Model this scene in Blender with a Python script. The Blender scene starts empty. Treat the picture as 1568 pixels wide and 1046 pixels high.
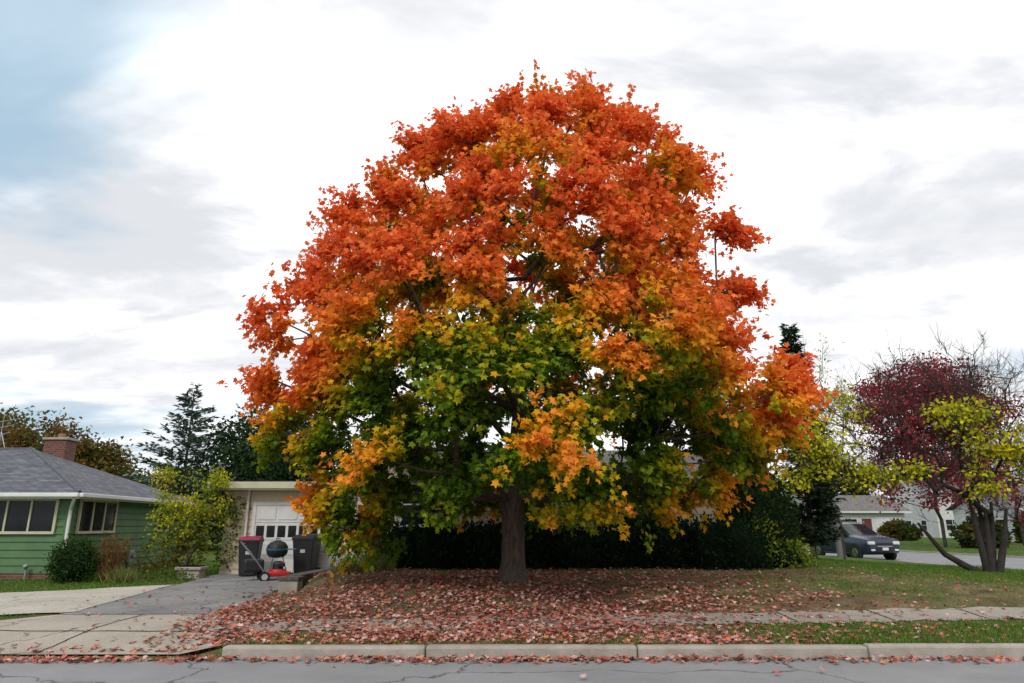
import bpy, math, numpy as np
from mathutils import Vector
rng=np.random.default_rng(7)
S=bpy.context.scene
# ---------------------------------------------------------------- materials
def nt_new(name):
    m=bpy.data.materials.new(name); m.use_nodes=True
    n=m.node_tree.nodes; l=m.node_tree.links
    return m,n,l,n['Principled BSDF']
def M(name,c1,c2=None,scale=4.0,rough=.8,bump=0.0,bscale=None,spec=.3,metal=0.0,stretch=None):
    m,n,l,b=nt_new(name)
    c2=c2 or tuple(v*.8 for v in c1)
    tc=n.new('ShaderNodeTexCoord'); src=tc.outputs['Object']
    if stretch:
        mp=n.new('ShaderNodeMapping'); mp.inputs['Scale'].default_value=stretch
        l.new(src,mp.inputs[0]); src=mp.outputs[0]
    no=n.new('ShaderNodeTexNoise'); no.inputs['Scale'].default_value=scale; no.inputs['Detail'].default_value=6; no.inputs['Roughness'].default_value=.65
    l.new(src,no.inputs['Vector'])
    r=n.new('ShaderNodeValToRGB'); r.color_ramp.elements[0].position=.32; r.color_ramp.elements[1].position=.68
    r.color_ramp.elements[0].color=(*c1,1); r.color_ramp.elements[1].color=(*c2,1)
    l.new(no.outputs[0],r.inputs[0]); l.new(r.outputs[0],b.inputs['Base Color'])
    b.inputs['Roughness'].default_value=rough; b.inputs['Specular IOR Level'].default_value=spec; b.inputs['Metallic'].default_value=metal
    if bump:
        n2=n.new('ShaderNodeTexNoise'); n2.inputs['Scale'].default_value=bscale or scale*6; n2.inputs['Detail'].default_value=5
        l.new(src,n2.inputs['Vector'])
        bp=n.new('ShaderNodeBump'); bp.inputs['Strength'].default_value=bump; bp.inputs['Distance'].default_value=.03
        l.new(n2.outputs[0],bp.inputs['Height']); l.new(bp.outputs[0],b.inputs['Normal'])
    return m
def paving(name,c1,c2,crack=.5,cs=.35,grit=90,bw=.012):
    m,n,l,b=nt_new(name)
    tc=n.new('ShaderNodeTexCoord'); src=tc.outputs['Object']
    big=n.new('ShaderNodeTexNoise'); big.inputs['Scale'].default_value=.7; big.inputs['Detail'].default_value=8; big.inputs['Roughness'].default_value=.7
    fine=n.new('ShaderNodeTexNoise'); fine.inputs['Scale'].default_value=grit; fine.inputs['Detail'].default_value=3
    for q in (big,fine): l.new(src,q.inputs['Vector'])
    r=n.new('ShaderNodeValToRGB'); r.color_ramp.elements[0].position=.35; r.color_ramp.elements[1].position=.65
    r.color_ramp.elements[0].color=(*c1,1); r.color_ramp.elements[1].color=(*c2,1); l.new(big.outputs[0],r.inputs[0])
    f=n.new('ShaderNodeMapRange'); f.inputs[1].default_value=.3; f.inputs[2].default_value=.7; f.inputs[3].default_value=.6; f.inputs[4].default_value=1.25
    l.new(fine.outputs[0],f.inputs[0])
    mu=n.new('ShaderNodeMix'); mu.data_type='RGBA'; mu.blend_type='MULTIPLY'; mu.inputs[0].default_value=1
    l.new(r.outputs[0],mu.inputs[6]); l.new(f.outputs[0],mu.inputs[7])
    wn=n.new('ShaderNodeTexNoise'); wn.inputs['Scale'].default_value=1.6; wn.inputs['Detail'].default_value=6
    l.new(src,wn.inputs['Vector'])
    ad=n.new('ShaderNodeVectorMath'); ad.operation='SCALE'; ad.inputs['Scale'].default_value=.9; l.new(wn.outputs[1],ad.inputs[0])
    a2=n.new('ShaderNodeVectorMath'); a2.operation='ADD'; l.new(src,a2.inputs[0]); l.new(ad.outputs[0],a2.inputs[1])
    v=n.new('ShaderNodeTexVoronoi'); v.feature='DISTANCE_TO_EDGE'; v.inputs['Scale'].default_value=cs; l.new(a2.outputs[0],v.inputs['Vector'])
    cr=n.new('ShaderNodeMapRange'); cr.inputs[1].default_value=0; cr.inputs[2].default_value=bw; cr.inputs[3].default_value=crack; cr.inputs[4].default_value=0
    l.new(v.outputs['Distance'],cr.inputs[0])
    mx=n.new('ShaderNodeMix'); mx.data_type='RGBA'; l.new(cr.outputs[0],mx.inputs[0]); l.new(mu.outputs[2],mx.inputs[6]); mx.inputs[7].default_value=(.04,.035,.03,1)
    l.new(mx.outputs[2],b.inputs['Base Color']); b.inputs['Roughness'].default_value=.9; b.inputs['Specular IOR Level'].default_value=.2
    bp=n.new('ShaderNodeBump'); bp.inputs['Strength'].default_value=.4; bp.inputs['Distance'].default_value=.01
    l.new(fine.outputs[0],bp.inputs['Height']); l.new(bp.outputs[0],b.inputs['Normal'])
    return m
def leafmat(name,trans=.35):
    m,n,l,b=nt_new(name); n.remove(b)
    at=n.new('ShaderNodeAttribute'); at.attribute_name='Col'
    d=n.new('ShaderNodeBsdfDiffuse'); l.new(at.outputs['Color'],d.inputs[0])
    t=n.new('ShaderNodeBsdfTranslucent'); l.new(at.outputs['Color'],t.inputs[0])
    mx=n.new('ShaderNodeMixShader'); mx.inputs[0].default_value=trans
    l.new(d.outputs[0],mx.inputs[1]); l.new(t.outputs[0],mx.inputs[2]); l.new(mx.outputs[0],n['Material Output'].inputs[0])
    return m
LEAF=leafmat('leaf',.36); NEEDLE=leafmat('needle',.1); BLADE=leafmat('grass_blade',.3); DRY=leafmat('dry_leaf',.12)
BARK=M('bark',(.14,.105,.085),(.05,.038,.032),6,.95,.9,14,stretch=(3,3,.6))
BARKG=M('bark_grey',(.10,.085,.075),(.045,.038,.034),5,.95,.6,20)
BARKD=M('bark_dark',(.05,.042,.038),(.024,.02,.018),5,.95,.6,20)
CONC=M('concrete',(.42,.38,.33),(.28,.25,.21),3,.9,.4,60)
GREEN=M('green_siding_paint',(.10,.19,.082),(.072,.145,.06),2.5,.6,.05)
BEIGE=M('beige_siding_paint',(.62,.53,.38),(.52,.44,.31),1.5,.65,.05)
CREAM=M('cream_trim',(.58,.56,.40),(.48,.47,.33),3,.6)
WHITE=M('white_paint',(.74,.74,.72),(.62,.62,.61),2,.55)
WHITED=M('white_siding',(.66,.66,.64),(.56,.56,.54),1,.6)
GLASS=M('window_glass',(.010,.012,.014),(.022,.025,.028),1.3,.06,spec=.2)
def shingle(name,c1,c2):
    m,n,l,b=nt_new(name)
    tc=n.new('ShaderNodeTexCoord'); mp=n.new('ShaderNodeMapping'); l.new(tc.outputs['UV'],mp.inputs[0])
    br=n.new('ShaderNodeTexBrick'); br.inputs['Scale'].default_value=1; br.inputs['Brick Width'].default_value=.33; br.inputs['Row Height'].default_value=.14
    br.inputs['Mortar Size'].default_value=.012; br.inputs['Color1'].default_value=(*c1,1); br.inputs['Color2'].default_value=(*c2,1); br.inputs['Mortar'].default_value=(.03,.03,.033,1)
    l.new(mp.outputs[0],br.inputs['Vector'])
    no=n.new('ShaderNodeTexNoise'); no.inputs['Scale'].default_value=3; no.inputs['Detail'].default_value=8; l.new(tc.outputs['Object'],no.inputs['Vector'])
    mr=n.new('ShaderNodeMapRange'); mr.inputs[3].default_value=.45; mr.inputs[4].default_value=1.5; l.new(no.outputs[0],mr.inputs[0])
    mu=n.new('ShaderNodeMix'); mu.data_type='RGBA'; mu.blend_type='MULTIPLY'; mu.inputs[0].default_value=1
    l.new(br.outputs[0],mu.inputs[6]); l.new(mr.outputs[0],mu.inputs[7]); l.new(mu.outputs[2],b.inputs['Base Color']); b.inputs['Roughness'].default_value=.95
    return m
SHING=shingle('shingles_grey',(.15,.155,.18),(.08,.085,.10))
SHINGB=shingle('shingles_brown',(.20,.185,.17),(.14,.13,.12))
def brickmat():
    m,n,l,b=nt_new('red_brick')
    tc=n.new('ShaderNodeTexCoord'); sp=n.new('ShaderNodeSeparateXYZ'); l.new(tc.outputs['Object'],sp.inputs[0])
    a=n.new('ShaderNodeMath'); l.new(sp.outputs[0],a.inputs[0]); l.new(sp.outputs[1],a.inputs[1])
    c=n.new('ShaderNodeCombineXYZ'); l.new(a.outputs[0],c.inputs[0]); l.new(sp.outputs[2],c.inputs[1])
    br=n.new('ShaderNodeTexBrick'); br.inputs['Scale'].default_value=1; br.inputs['Brick Width'].default_value=.21; br.inputs['Row Height'].default_value=.075; br.inputs['Mortar Size'].default_value=.008
    br.inputs['Color1'].default_value=(.20,.06,.038,1); br.inputs['Color2'].default_value=(.11,.036,.026,1); br.inputs['Mortar'].default_value=(.17,.145,.13,1)
    l.new(c.outputs[0],br.inputs['Vector']); l.new(br.outputs[0],b.inputs['Base Color']); b.inputs['Roughness'].default_value=.9
    return m
BRICK=brickmat()
# ---------------------------------------------------------------- helpers
def empty(name):
    e=bpy.data.objects.new(name,None); S.collection.objects.link(e); return e
def mesh(name,V,F,mat,parent=None,smooth=False,uv=None):
    me=bpy.data.meshes.new(name); me.from_pydata([tuple(map(float,v)) for v in V],[],F); me.update()
    mats=mat if isinstance(mat,list) else [mat]
    for q in mats: me.materials.append(q)
    if smooth: me.polygons.foreach_set('use_smooth',[True]*len(F))
    if uv is not None:
        u=me.uv_layers.new(name='UVMap')
        for lp in me.loops: u.data[lp.index].uv=uv[lp.vertex_index]
    o=bpy.data.objects.new(name,me); S.collection.objects.link(o)
    if parent: o.parent=parent
    return o
def polys(name,P,C,mat,parent=None):
    N,k,_=P.shape
    me=bpy.data.meshes.new(name); me.vertices.add(N*k); me.vertices.foreach_set('co',P.astype(np.float32).ravel())
    me.loops.add(N*k); me.loops.foreach_set('vertex_index',np.arange(N*k,dtype=np.int32))
    me.polygons.add(N); me.polygons.foreach_set('loop_start',np.arange(0,N*k,k,dtype=np.int32))
    me.update(calc_edges=True)
    a=me.attributes.new('Col','FLOAT_COLOR','POINT')
    cc=np.ones((N,k,4),np.float32); cc[:,:,:3]=np.clip(C,0.002,1)[:,None,:]; a.data.foreach_set('color',cc.ravel())
    me.materials.append(mat); me.validate()
    o=bpy.data.objects.new(name,me); S.collection.objects.link(o)
    if parent: o.parent=parent
    return o
def nrm(a): return a/np.maximum(np.linalg.norm(a,axis=-1,keepdims=True),1e-6)
MAPLE=np.array([(0,0,0),(.42,.02,-.1),(.30,.30,-.04),(.60,.55,-.14),(.20,.60,-.02),(0,1,-.1),(-.20,.60,-.02),(-.60,.55,-.14),(-.30,.30,-.04),(-.42,.02,-.1)])
DIAM=np.array([(0,0,0),(.32,.45,-.06),(0,1,-.05),(-.32,.45,-.06)])
NEED=np.array([(0,0,0),(.13,.45,0),(0,1,0),(-.13,.45,0)])
BL=np.array([(-.5,0,0),(.5,0,0),(0,1,0)])
def place(tpl,pos,d,nm,size):
    y=nrm(d); x=nrm(np.cross(y,nm)); z=np.cross(x,y)
    s=np.asarray(size)[:,None,None]
    return pos[:,None,:]+s*(tpl[None,:,0:1]*x[:,None]+tpl[None,:,1:2]*y[:,None]+tpl[None,:,2:3]*z[:,None])
def frusta(name,A,B,ra,rb,mat,parent=None,k=6):
    A=np.array(A);B=np.array(B);ra=np.array(ra);rb=np.array(rb)
    d=nrm(B-A); ref=np.where(np.abs(d[:,2:3])>.9,np.array([[1.,0,0]]),np.array([[0,0,1.]]))
    u=nrm(np.cross(d,ref)); v=np.cross(d,u)
    an=np.arange(k)/k*2*np.pi
    ring=np.cos(an)[None,:,None]*u[:,None]+np.sin(an)[None,:,None]*v[:,None]
    R0=A[:,None]+ring*ra[:,None,None]; R1=B[:,None]+ring*rb[:,None,None]
    N=len(A); V=np.concatenate([R0,R1],1).reshape(-1,3)
    base=np.arange(N)[:,None]*2*k; i=np.arange(k); j=(i+1)%k
    F=np.stack([base+i,base+j,base+j+k,base+i+k],-1).reshape(-1,4)
    me=bpy.data.meshes.new(name); me.vertices.add(len(V)); me.vertices.foreach_set('co',V.astype(np.float32).ravel())
    me.loops.add(F.size); me.loops.foreach_set('vertex_index',F.astype(np.int32).ravel())
    me.polygons.add(len(F)); me.polygons.foreach_set('loop_start',np.arange(0,F.size,4,dtype=np.int32))
    me.update(calc_edges=True); me.polygons.foreach_set('use_smooth',np.ones(len(F),bool)); me.materials.append(mat); me.validate()
    o=bpy.data.objects.new(name,me); S.collection.objects.link(o)
    if parent: o.parent=parent
    return o
def obox(name,o,t,n,t0,t1,n0,n1,z0,z1,mat,parent=None,bevel=0,top=1.0):
    t=np.array([t[0],t[1]]);n=np.array([n[0],n[1]]);o=np.array([o[0],o[1]])
    tc,nc=(t0+t1)/2,(n0+n1)/2
    V=[]
    for z,s in ((z0,1),(z1,top)):
        for a,b in ((t0,n0),(t1,n0),(t1,n1),(t0,n1)):
            a=tc+(a-tc)*s; b=nc+(b-nc)*s
            p=o+t*a+n*b; V.append((p[0],p[1],z))
    F=[(0,3,2,1),(4,5,6,7),(0,1,5,4),(1,2,6,5),(2,3,7,6),(3,0,4,7)]
    if t[0]*n[1]-t[1]*n[0]<0: F=[f[::-1] for f in F]
    ob=mesh(name,V,F,mat,parent)
    if bevel:
        m=ob.modifiers.new('b','BEVEL'); m.width=bevel; m.segments=2
    return ob
def box(name,x0,x1,y0,y1,z0,z1,mat,parent=None,bevel=0,top=1.0):
    return obox(name,(0,0),(1,0),(0,1),x0,x1,y0,y1,z0,z1,mat,parent,bevel,top)
def cyl(name,a,b,r0,r1,mat,parent=None,k=16,cap=True):
    a=np.array(a,float);b=np.array(b,float);d=nrm(b-a); ref=np.array([1.,0,0]) if abs(d[2])>.9 else np.array([0,0,1.])
    u=nrm(np.cross(d,ref));v=np.cross(d,u)
    V=[];
    for c,r in((a,r0),(b,r1)):
        for i in range(k):
            q=2*math.pi*i/k; V.append(c+r*(math.cos(q)*u+math.sin(q)*v))
    F=[(i,(i+1)%k,(i+1)%k+k,i+k) for i in range(k)]
    if cap: F+=[tuple(range(k-1,-1,-1)),tuple(range(k,2*k))]
    return mesh(name,V,F,mat,parent)
def siding(name,p0,p1,z0,z1,mat,parent,board=.2,thick=.036):
    p0=np.array(p0,float);p1=np.array(p1,float);t=nrm(p1-p0);n=np.array([t[1],-t[0]])
    V=[];F=[];z=z0
    while z<z1-1e-3:
        zt=min(z+board,z1)
        for p,off,zz in ((p0,thick,z),(p1,thick,z),(p1,.003,zt),(p0,.003,zt),(p0,.0,z),(p1,.0,z)):
            q=p+n*off; V.append((q[0],q[1],zz))
        b=len(V)-6; F+=[(b,b+1,b+2,b+3),(b+4,b+5,b+1,b)]
        z=zt
    return mesh(name,V,F,mat,parent)
def window(parent,o,t,n,w,z0,z1,cols,frame,glass=GLASS,rows=1,fw=.07):
    obox('window_glass',o,t,n,0,w,.04,.052,z0,z1,glass,parent)
    obox('frame_bottom',o,t,n,-fw,w+fw,.031,.10,z0-fw,z0,frame,parent)
    obox('frame_top',o,t,n,-fw,w+fw,.031,.09,z1,z1+fw,frame,parent)
    for i in range(cols+1):
        x=w*i/cols; hw=fw*.35
        a,b=(x-fw,x) if i==0 else ((x,x+fw) if i==cols else (x-hw,x+hw))
        obox('mullion',o,t,n,a,b,.032,.085,z0+.001,z1-.001,frame,parent)
    for j in range(1,rows):
        z=z0+(z1-z0)*j/rows
        obox('rail',o,t,n,.002,w-.002,.033,.07,z-.02,z+.02,frame,parent)
def ss(a,b,x):
    t=np.clip((x-a)/(b-a),0,1); return t*t*(3-2*t)
# ---------------------------------------------------------------- terrain
def redge(y): return 17.4-.143*(y-24.4)
def terr(x,y):
    x=np.asarray(x,float);y=np.asarray(y,float)
    z=.135+.05*ss(9.3,13,y)
    w=2.2-1.95*ss(13.5,15.6,y)
    a=ss(0,1,np.clip((x+4.5)/w,0,1))
    z=z+.34*ss(10.2,15.6,y)*a*(1-ss(8,15,x))
    z=z+.012*np.sin(x*1.3+y*.7)*np.sin(y*1.1-x*.4)*ss(9.5,11,y)
    dr=(1-ss(9.2,10.6,y))*ss(-9.6,-9.0,x)*(1-ss(-4.0,-3.5,x)); z=z-.135*dr
    d=x-redge(y); cr=ss(-1.4,-.25,d)*(1-ss(9.3,10.2,d)); z=z*(1-cr)-.02*cr
    z=np.where((y<9.25)&(y>-1.6),-.03,z)
    return z
def gmask(x,y):
    g=.42+.30*np.sin(x*.9+1.3*np.sin(y*.8))*np.sin(y*1.4+.6*x)+.18*np.sin(x*3.1+y*2.3)*np.sin(y*3.7-x)
    g=g+.55*(1-ss(-8.6,-7.6,x))+.6*ss(2.5,4.5,x)*(1-ss(10.4,11.4,y))+.7*ss(6,10,x)*ss(14.5,18,y)
    g=g-.45*np.exp(-((x-.3)/4.5)**2-((y-13)/3)**2)
    return np.clip(g,0,1)
def axis(segs):
    out=[]
    for a,b,s in segs: out+=list(np.arange(a,b-1e-6,s))
    return np.array(out+[segs[-1][1]])
gx=axis([(-700,-100,100),(-100,-30,10),(-30,-14,1),(-14,20,.25),(20,40,1),(40,100,10),(100,700,100)])
gy=axis([(-300,-20,40),(-20,-2,2),(-2,9,1.0)])
gy=np.concatenate([gy[:-1],[9.0,9.245,9.255],np.arange(9.5,24,.25),np.arange(24,60,1.),np.arange(60,120,10.),np.arange(120,901,60.)])
X,Y=np.meshgrid(gx,gy); Z=terr(X,Y)
V=np.stack([X,Y,Z],-1).reshape(-1,3); nx=len(gx);ny=len(gy)
F=[(j*nx+i,j*nx+i+1,(j+1)*nx+i+1,(j+1)*nx+i) for j in range(ny-1) for i in range(nx-1)]
m,n,l,b=nt_new('lawn_soil')
at=n.new('ShaderNodeAttribute'); at.attribute_name='Col'
tc=n.new('ShaderNodeTexCoord')
n1=n.new('ShaderNodeTexNoise'); n1.inputs['Scale'].default_value=40; n1.inputs['Detail'].default_value=6; l.new(tc.outputs['Object'],n1.inputs[0])
n2=n.new('ShaderNodeTexNoise'); n2.inputs['Scale'].default_value=2.2; n2.inputs['Detail'].default_value=5; l.new(tc.outputs['Object'],n2.inputs[0])
ma=n.new('ShaderNodeMath'); ma.operation='MULTIPLY'; l.new(n1.outputs[0],ma.inputs[0]); l.new(n2.outputs[0],ma.inputs[1])
mr=n.new('ShaderNodeMapRange'); mr.inputs[1].default_value=.12; mr.inputs[2].default_value=.42; mr.inputs[3].default_value=.4; mr.inputs[4].default_value=1.5; l.new(ma.outputs[0],mr.inputs[0])
mu=n.new('ShaderNodeMix'); mu.data_type='RGBA'; mu.blend_type='MULTIPLY'; mu.inputs[0].default_value=1
l.new(at.outputs['Color'],mu.inputs[6]); l.new(mr.outputs[0],mu.inputs[7]); l.new(mu.outputs[2],b.inputs['Base Color']); b.inputs['Roughness'].default_value=1; b.inputs['Specular IOR Level'].default_value=.05
bp=n.new('ShaderNodeBump'); bp.inputs['Strength'].default_value=.8; bp.inputs['Distance'].default_value=.03; l.new(n1.outputs[0],bp.inputs['Height']); l.new(bp.outputs[0],b.inputs['Normal'])
SOIL=m
g=mesh('lawn_ground',V,F,SOIL,smooth=True)
gm=gmask(V[:,0],V[:,1])[:,None]
col=np.array([[.19,.13,.08]])*(1-gm)+np.array([[.085,.14,.03]])*gm
a=g.data.attributes.new('Col','FLOAT_COLOR','POINT'); a.data.foreach_set('color',np.concatenate([col,np.ones((len(V),1))],1).astype(np.float32).ravel())
ASPH=paving('road_asphalt',(.30,.30,.305),(.235,.235,.24),.8,.20,120,.006)
DRIVE=paving('driveway_asphalt',(.29,.28,.27),(.18,.175,.17),.85,.8,70,.02)
APRON=paving('apron_concrete',(.44,.40,.33),(.33,.295,.24),.85,.42,90,.012)
SIDEW=paving('sidewalk_concrete',(.38,.34,.29),(.27,.24,.20),.7,.6,90,.012)
PATH=paving('path_concrete',(.50,.47,.39),(.38,.35,.29),.6,.5,60,.012)
mesh('street_road',[(-300,-1.6,0),(300,-1.6,0),(300,9.16,0),(-300,9.16,0)],[(0,1,2,3)],ASPH)
V=[];F=[]
for i,y in enumerate(np.linspace(9.17,140,60)):
    e=redge(y); V+=[(e,y,.006),(e+9,y,.006)]
    if i: q=2*i; F.append((q-2,q-1,q+1,q))
mesh('side_street_road',V,F,ASPH)
def drape(name,left,right,mat,dz,nu=12,nv=60,wob=0.0):
    left=np.array(left,float);right=np.array(right,float)
    def samp(P,t):
        d=np.r_[0,np.cumsum(np.linalg.norm(np.diff(P,axis=0),axis=1))]; d/=d[-1]
        return np.stack([np.interp(t,d,P[:,0]),np.interp(t,d,P[:,1])],-1)
    t=np.linspace(0,1,nv); A=samp(left,t);B=samp(right,t); V=[];F=[]
    if wob: A=A+rng.normal(0,wob,A.shape); B=B+rng.normal(0,wob,B.shape)
    for j in range(nv):
        for i in range(nu):
            p=A[j]*(1-i/(nu-1))+B[j]*(i/(nu-1)); 
            V.append((p[0],p[1],float(terr(p[0],p[1]))+dz))
    for j in range(nv-1):
        for i in range(nu-1):
            q=j*nu+i; F.append((q,q+1,q+1+nu,q+nu))
    return mesh(name,V,F,mat,smooth=True)
drape('driveway_apron',[(-9.3,9.26),(-8.6,10.3),(-7.3,11.7)],[(-3.65,9.26),(-4.1,10.2),(-4.45,11.7)],APRON,.03)
drape('driveway',[(-7.3,11.75),(-7.9,16.3),(-8.6,21.0)],[(-4.45,11.75),(-5.2,16),(-4.95,21.0)],DRIVE,.022,wob=.04)
drape('sidewalk_path',[(-4.35,10.25),(0,10.5),(8,11.25),(16.5,12.0)],[(-4.45,11.1),(0,11.35),(8,12.0),(16.5,12.75)],SIDEW,.014,8,160,.05)
drape('garden_path',[(-20,10.8),(-13,11.2),(-8.3,11.6),(-7.2,12.05)],[(-20,13.2),(-13,13.6),(-9.6,16.0),(-8.1,17.3)],PATH,.03,10,50,.03)
JOINT=M('joint_dirt',(.05,.045,.035),(.03,.027,.02),20,.95)
joints=[((-8.55,10.35),(-4.1,10.25),.03),((-6.0,9.3),(-5.9,11.7),.025),((-7.3,11.72),(-4.45,11.72),.05)]
for xj in np.arange(-3.2,16,1.5):
    yj=float(np.interp(xj,[-4.35,0,8,16.5],[10.25,10.5,11.25,12])); joints.append(((xj,yj+.03),(xj-.05,yj+.8),.03))
for k_,(a_,b_,w_) in enumerate(joints):
    a_=np.array(a_);b_=np.array(b_);V=[];F=[]; t2=nrm(b_-a_); nn_=np.array([-t2[1],t2[0]])
    for j,t in enumerate(np.linspace(0,1,24)):
        p=a_*(1-t)+b_*t+nn_*rng.normal(0,.008)
        for s_ in(-1,1):
            q=p+nn_*s_*w_*.5*rng.uniform(.6,1.2); V.append((q[0],q[1],float(terr(q[0],q[1]))+(.036 if k_<3 else .02)))
        if j: q=2*j; F.append((q-2,q-1,q+1,q))
    mesh('pavement_joint',V,F,JOINT)
def kerb(name,x0,x1,y,seg=3.0):
    e=empty(name); x=x0;i=0
    while x<x1:
        xb=min(x+seg*rng.uniform(.8,1.2),x1)
        dy=rng.normal(0,.008);dz=rng.normal(0,.008)
        box('kerb_block_%d'%i,x+.006,xb-.006,y-.06+dy,y+.12+dy,-.1,.135+dz,CONC,e,.03); x=xb;i+=1
    return e
kerb('kerb',-3.6,18.4,9.2); kerb('kerb',-36,-9.4,9.2)
V=[];F=[]
for sx in (-.2,9.02):
    b0=len(V)
    for i,y in enumerate(np.linspace(11,120,40)):
        e=redge(y)+sx; V+=[(e,y,-.1),(e,y,.09),(e+.16,y,.09),(e+.16,y,-.1)]
        if i:
            q=b0+4*i
            for k in range(3): F.append((q-4+k,q-3+k,q+1+k,q+k))
mesh('side_street_kerb',V,F,CONC)
# ---------------------------------------------------------------- grass
N=160000
x=rng.uniform(-14,17,N*2); y=9.3+ (rng.uniform(0,1,N*2)**1.6)*16
def on_pave(x,y):
    dl=np.interp(y,[9.2,10.3,11.7,16.3,21],[-9.3,-8.6,-7.3,-7.9,-8.6]); drr=np.interp(y,[9.2,10.2,11.7,16,21],[-3.65,-4.1,-4.45,-5.2,-4.95])
    p=(x>dl)&(x<drr)
    s0=np.interp(x,[-4.35,0,8,16.5],[10.25,10.5,11.25,12]); p|=(x>-4.4)&(y>s0+.02)&(y<s0+.8)
    p|=(x<-7.2)&(y>np.interp(x,[-13,-8.3,-7.2],[11.2,11.6,12.05]))&(y<np.interp(x,[-13,-9.6,-8.1,-7.2],[13.6,16.0,17.3,12.1]))
    return p
keep=~on_pave(x,y)&(x<redge(y)-.5); x=x[keep];y=y[keep]
x=x[:N];y=y[:N]; gmk=gmask(x,y)
keep=rng.uniform(0,1,len(x))<(.35+.65*gmk); x=x[keep];y=y[keep];gmk=gmk[keep]; n_=len(x)
pos=np.stack([x,y,terr(x,y)-.005],-1)
d=np.stack([rng.normal(0,.5,n_),rng.normal(0,.5,n_),np.ones(n_)],-1)
hh=(.03+.05*gmk)*rng.uniform(.6,1.4,n_)
P=place(BL*np.array([.22,1,1]),pos,d,np.stack([rng.normal(0,1,n_),rng.normal(0,1,n_),np.zeros(n_)],-1),hh)
q=np.clip(gmk+rng.normal(0,.22,n_),0,1)[:,None]
c=np.array([[.25,.185,.10]])*(1-q)+np.array([[.10,.19,.03]])*q; c=c*rng.uniform(.6,1.4,(n_,1))
polys('lawn_grass',P,c,BLADE)
# ---------------------------------------------------------------- fallen leaves
def scatter(N):
    k=int(N*.60)
    a=np.stack([rng.normal(-.4,3.8,k),9.35+np.abs(rng.normal(2.2,2.6,k))],-1)
    k2=int(N*.24); b=np.stack([rng.uniform(-4.5,17,k2),9.3+9*rng.uniform(0,1,k2)**1.2],-1)
    k3=int(N*.11); c=np.stack([rng.uniform(-10,17,k3),9.1-np.abs(rng.normal(0,.12,k3))],-1)
    k4=int(N*.02); t=rng.uniform(9.4,19,k4); d=np.stack([np.interp(t,[9.2,10.2,11.7,16,21],[-3.65,-4.1,-4.45,-5.2,-4.95])+rng.normal(-.1,.35,k4),t],-1)
    k5=int(N*.012); e=np.stack([rng.uniform(-12,-4,k5),rng.uniform(9.2,20,k5)],-1)
    k6=40; f=np.stack([rng.uniform(-9,12,k6),rng.uniform(7.6,9.1,k6)],-1)
    return np.concatenate([a,b,c,d,e,f])
xy=scatter(46000); x,y=xy[:,0],xy[:,1]
keep=(y>7.6)&(y<18.6)&~((y>9.14)&(y<9.30)&(rng.uniform(0,1,len(x))<.7)&(x>-3.6)); 
keep&=~((x<-4.9)&(y>9.6)&(rng.uniform(0,1,len(x))<.93))
clump=.5+.5*np.sin(x*2.1+2*np.sin(y*1.7))*np.sin(y*2.9+x)
clump*=1-.6*ss(1.5,6,x)
sw=np.interp(x,[-4.35,0,8,16.5],[10.25,10.5,11.25,12]); onsw=(y>sw)&(y<sw+.8)&((x>3)|(x<-2.6)); 
keep&=rng.uniform(0,1,len(x))<(.20+.80*clump)*(1-.65*ss(3,8,x))*np.where(onsw,.55,1)
x=x[keep];y=y[keep];n_=len(x)
z=terr(x,y); z=np.where(y<9.16,0.0,z); z=np.where((y>9.14)&(y<9.33)&(x>-3.6),.14,z); z=np.where((x<-3.65)&(y>9.2),z+.02,z)
pos=np.stack([x,y,z+.012+rng.uniform(0,.03,n_)],-1)
an=rng.uniform(0,2*np.pi,n_); d=np.stack([np.cos(an),np.sin(an),rng.normal(0,.25,n_)],-1)
nm=np.stack([rng.normal(0,.38,n_),rng.normal(0,.38,n_),np.where(rng.uniform(0,1,n_)<.7,1,-1)],-1)
P=place(MAPLE*np.array([1,1,1.8]),pos,d,nm,rng.uniform(.045,.085,n_))
pal=np.array([(.58,.27,.22),(.46,.16,.12),(.26,.10,.075),(.70,.46,.40),(.56,.14,.09),(.15,.08,.055),(.62,.27,.11)])
c=pal[rng.choice(7,n_,p=[.28,.22,.09,.19,.12,.04,.06])]*rng.uniform(.7,1.2,(n_,1))
polys('fallen_leaves',P,c,DRY)
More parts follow.
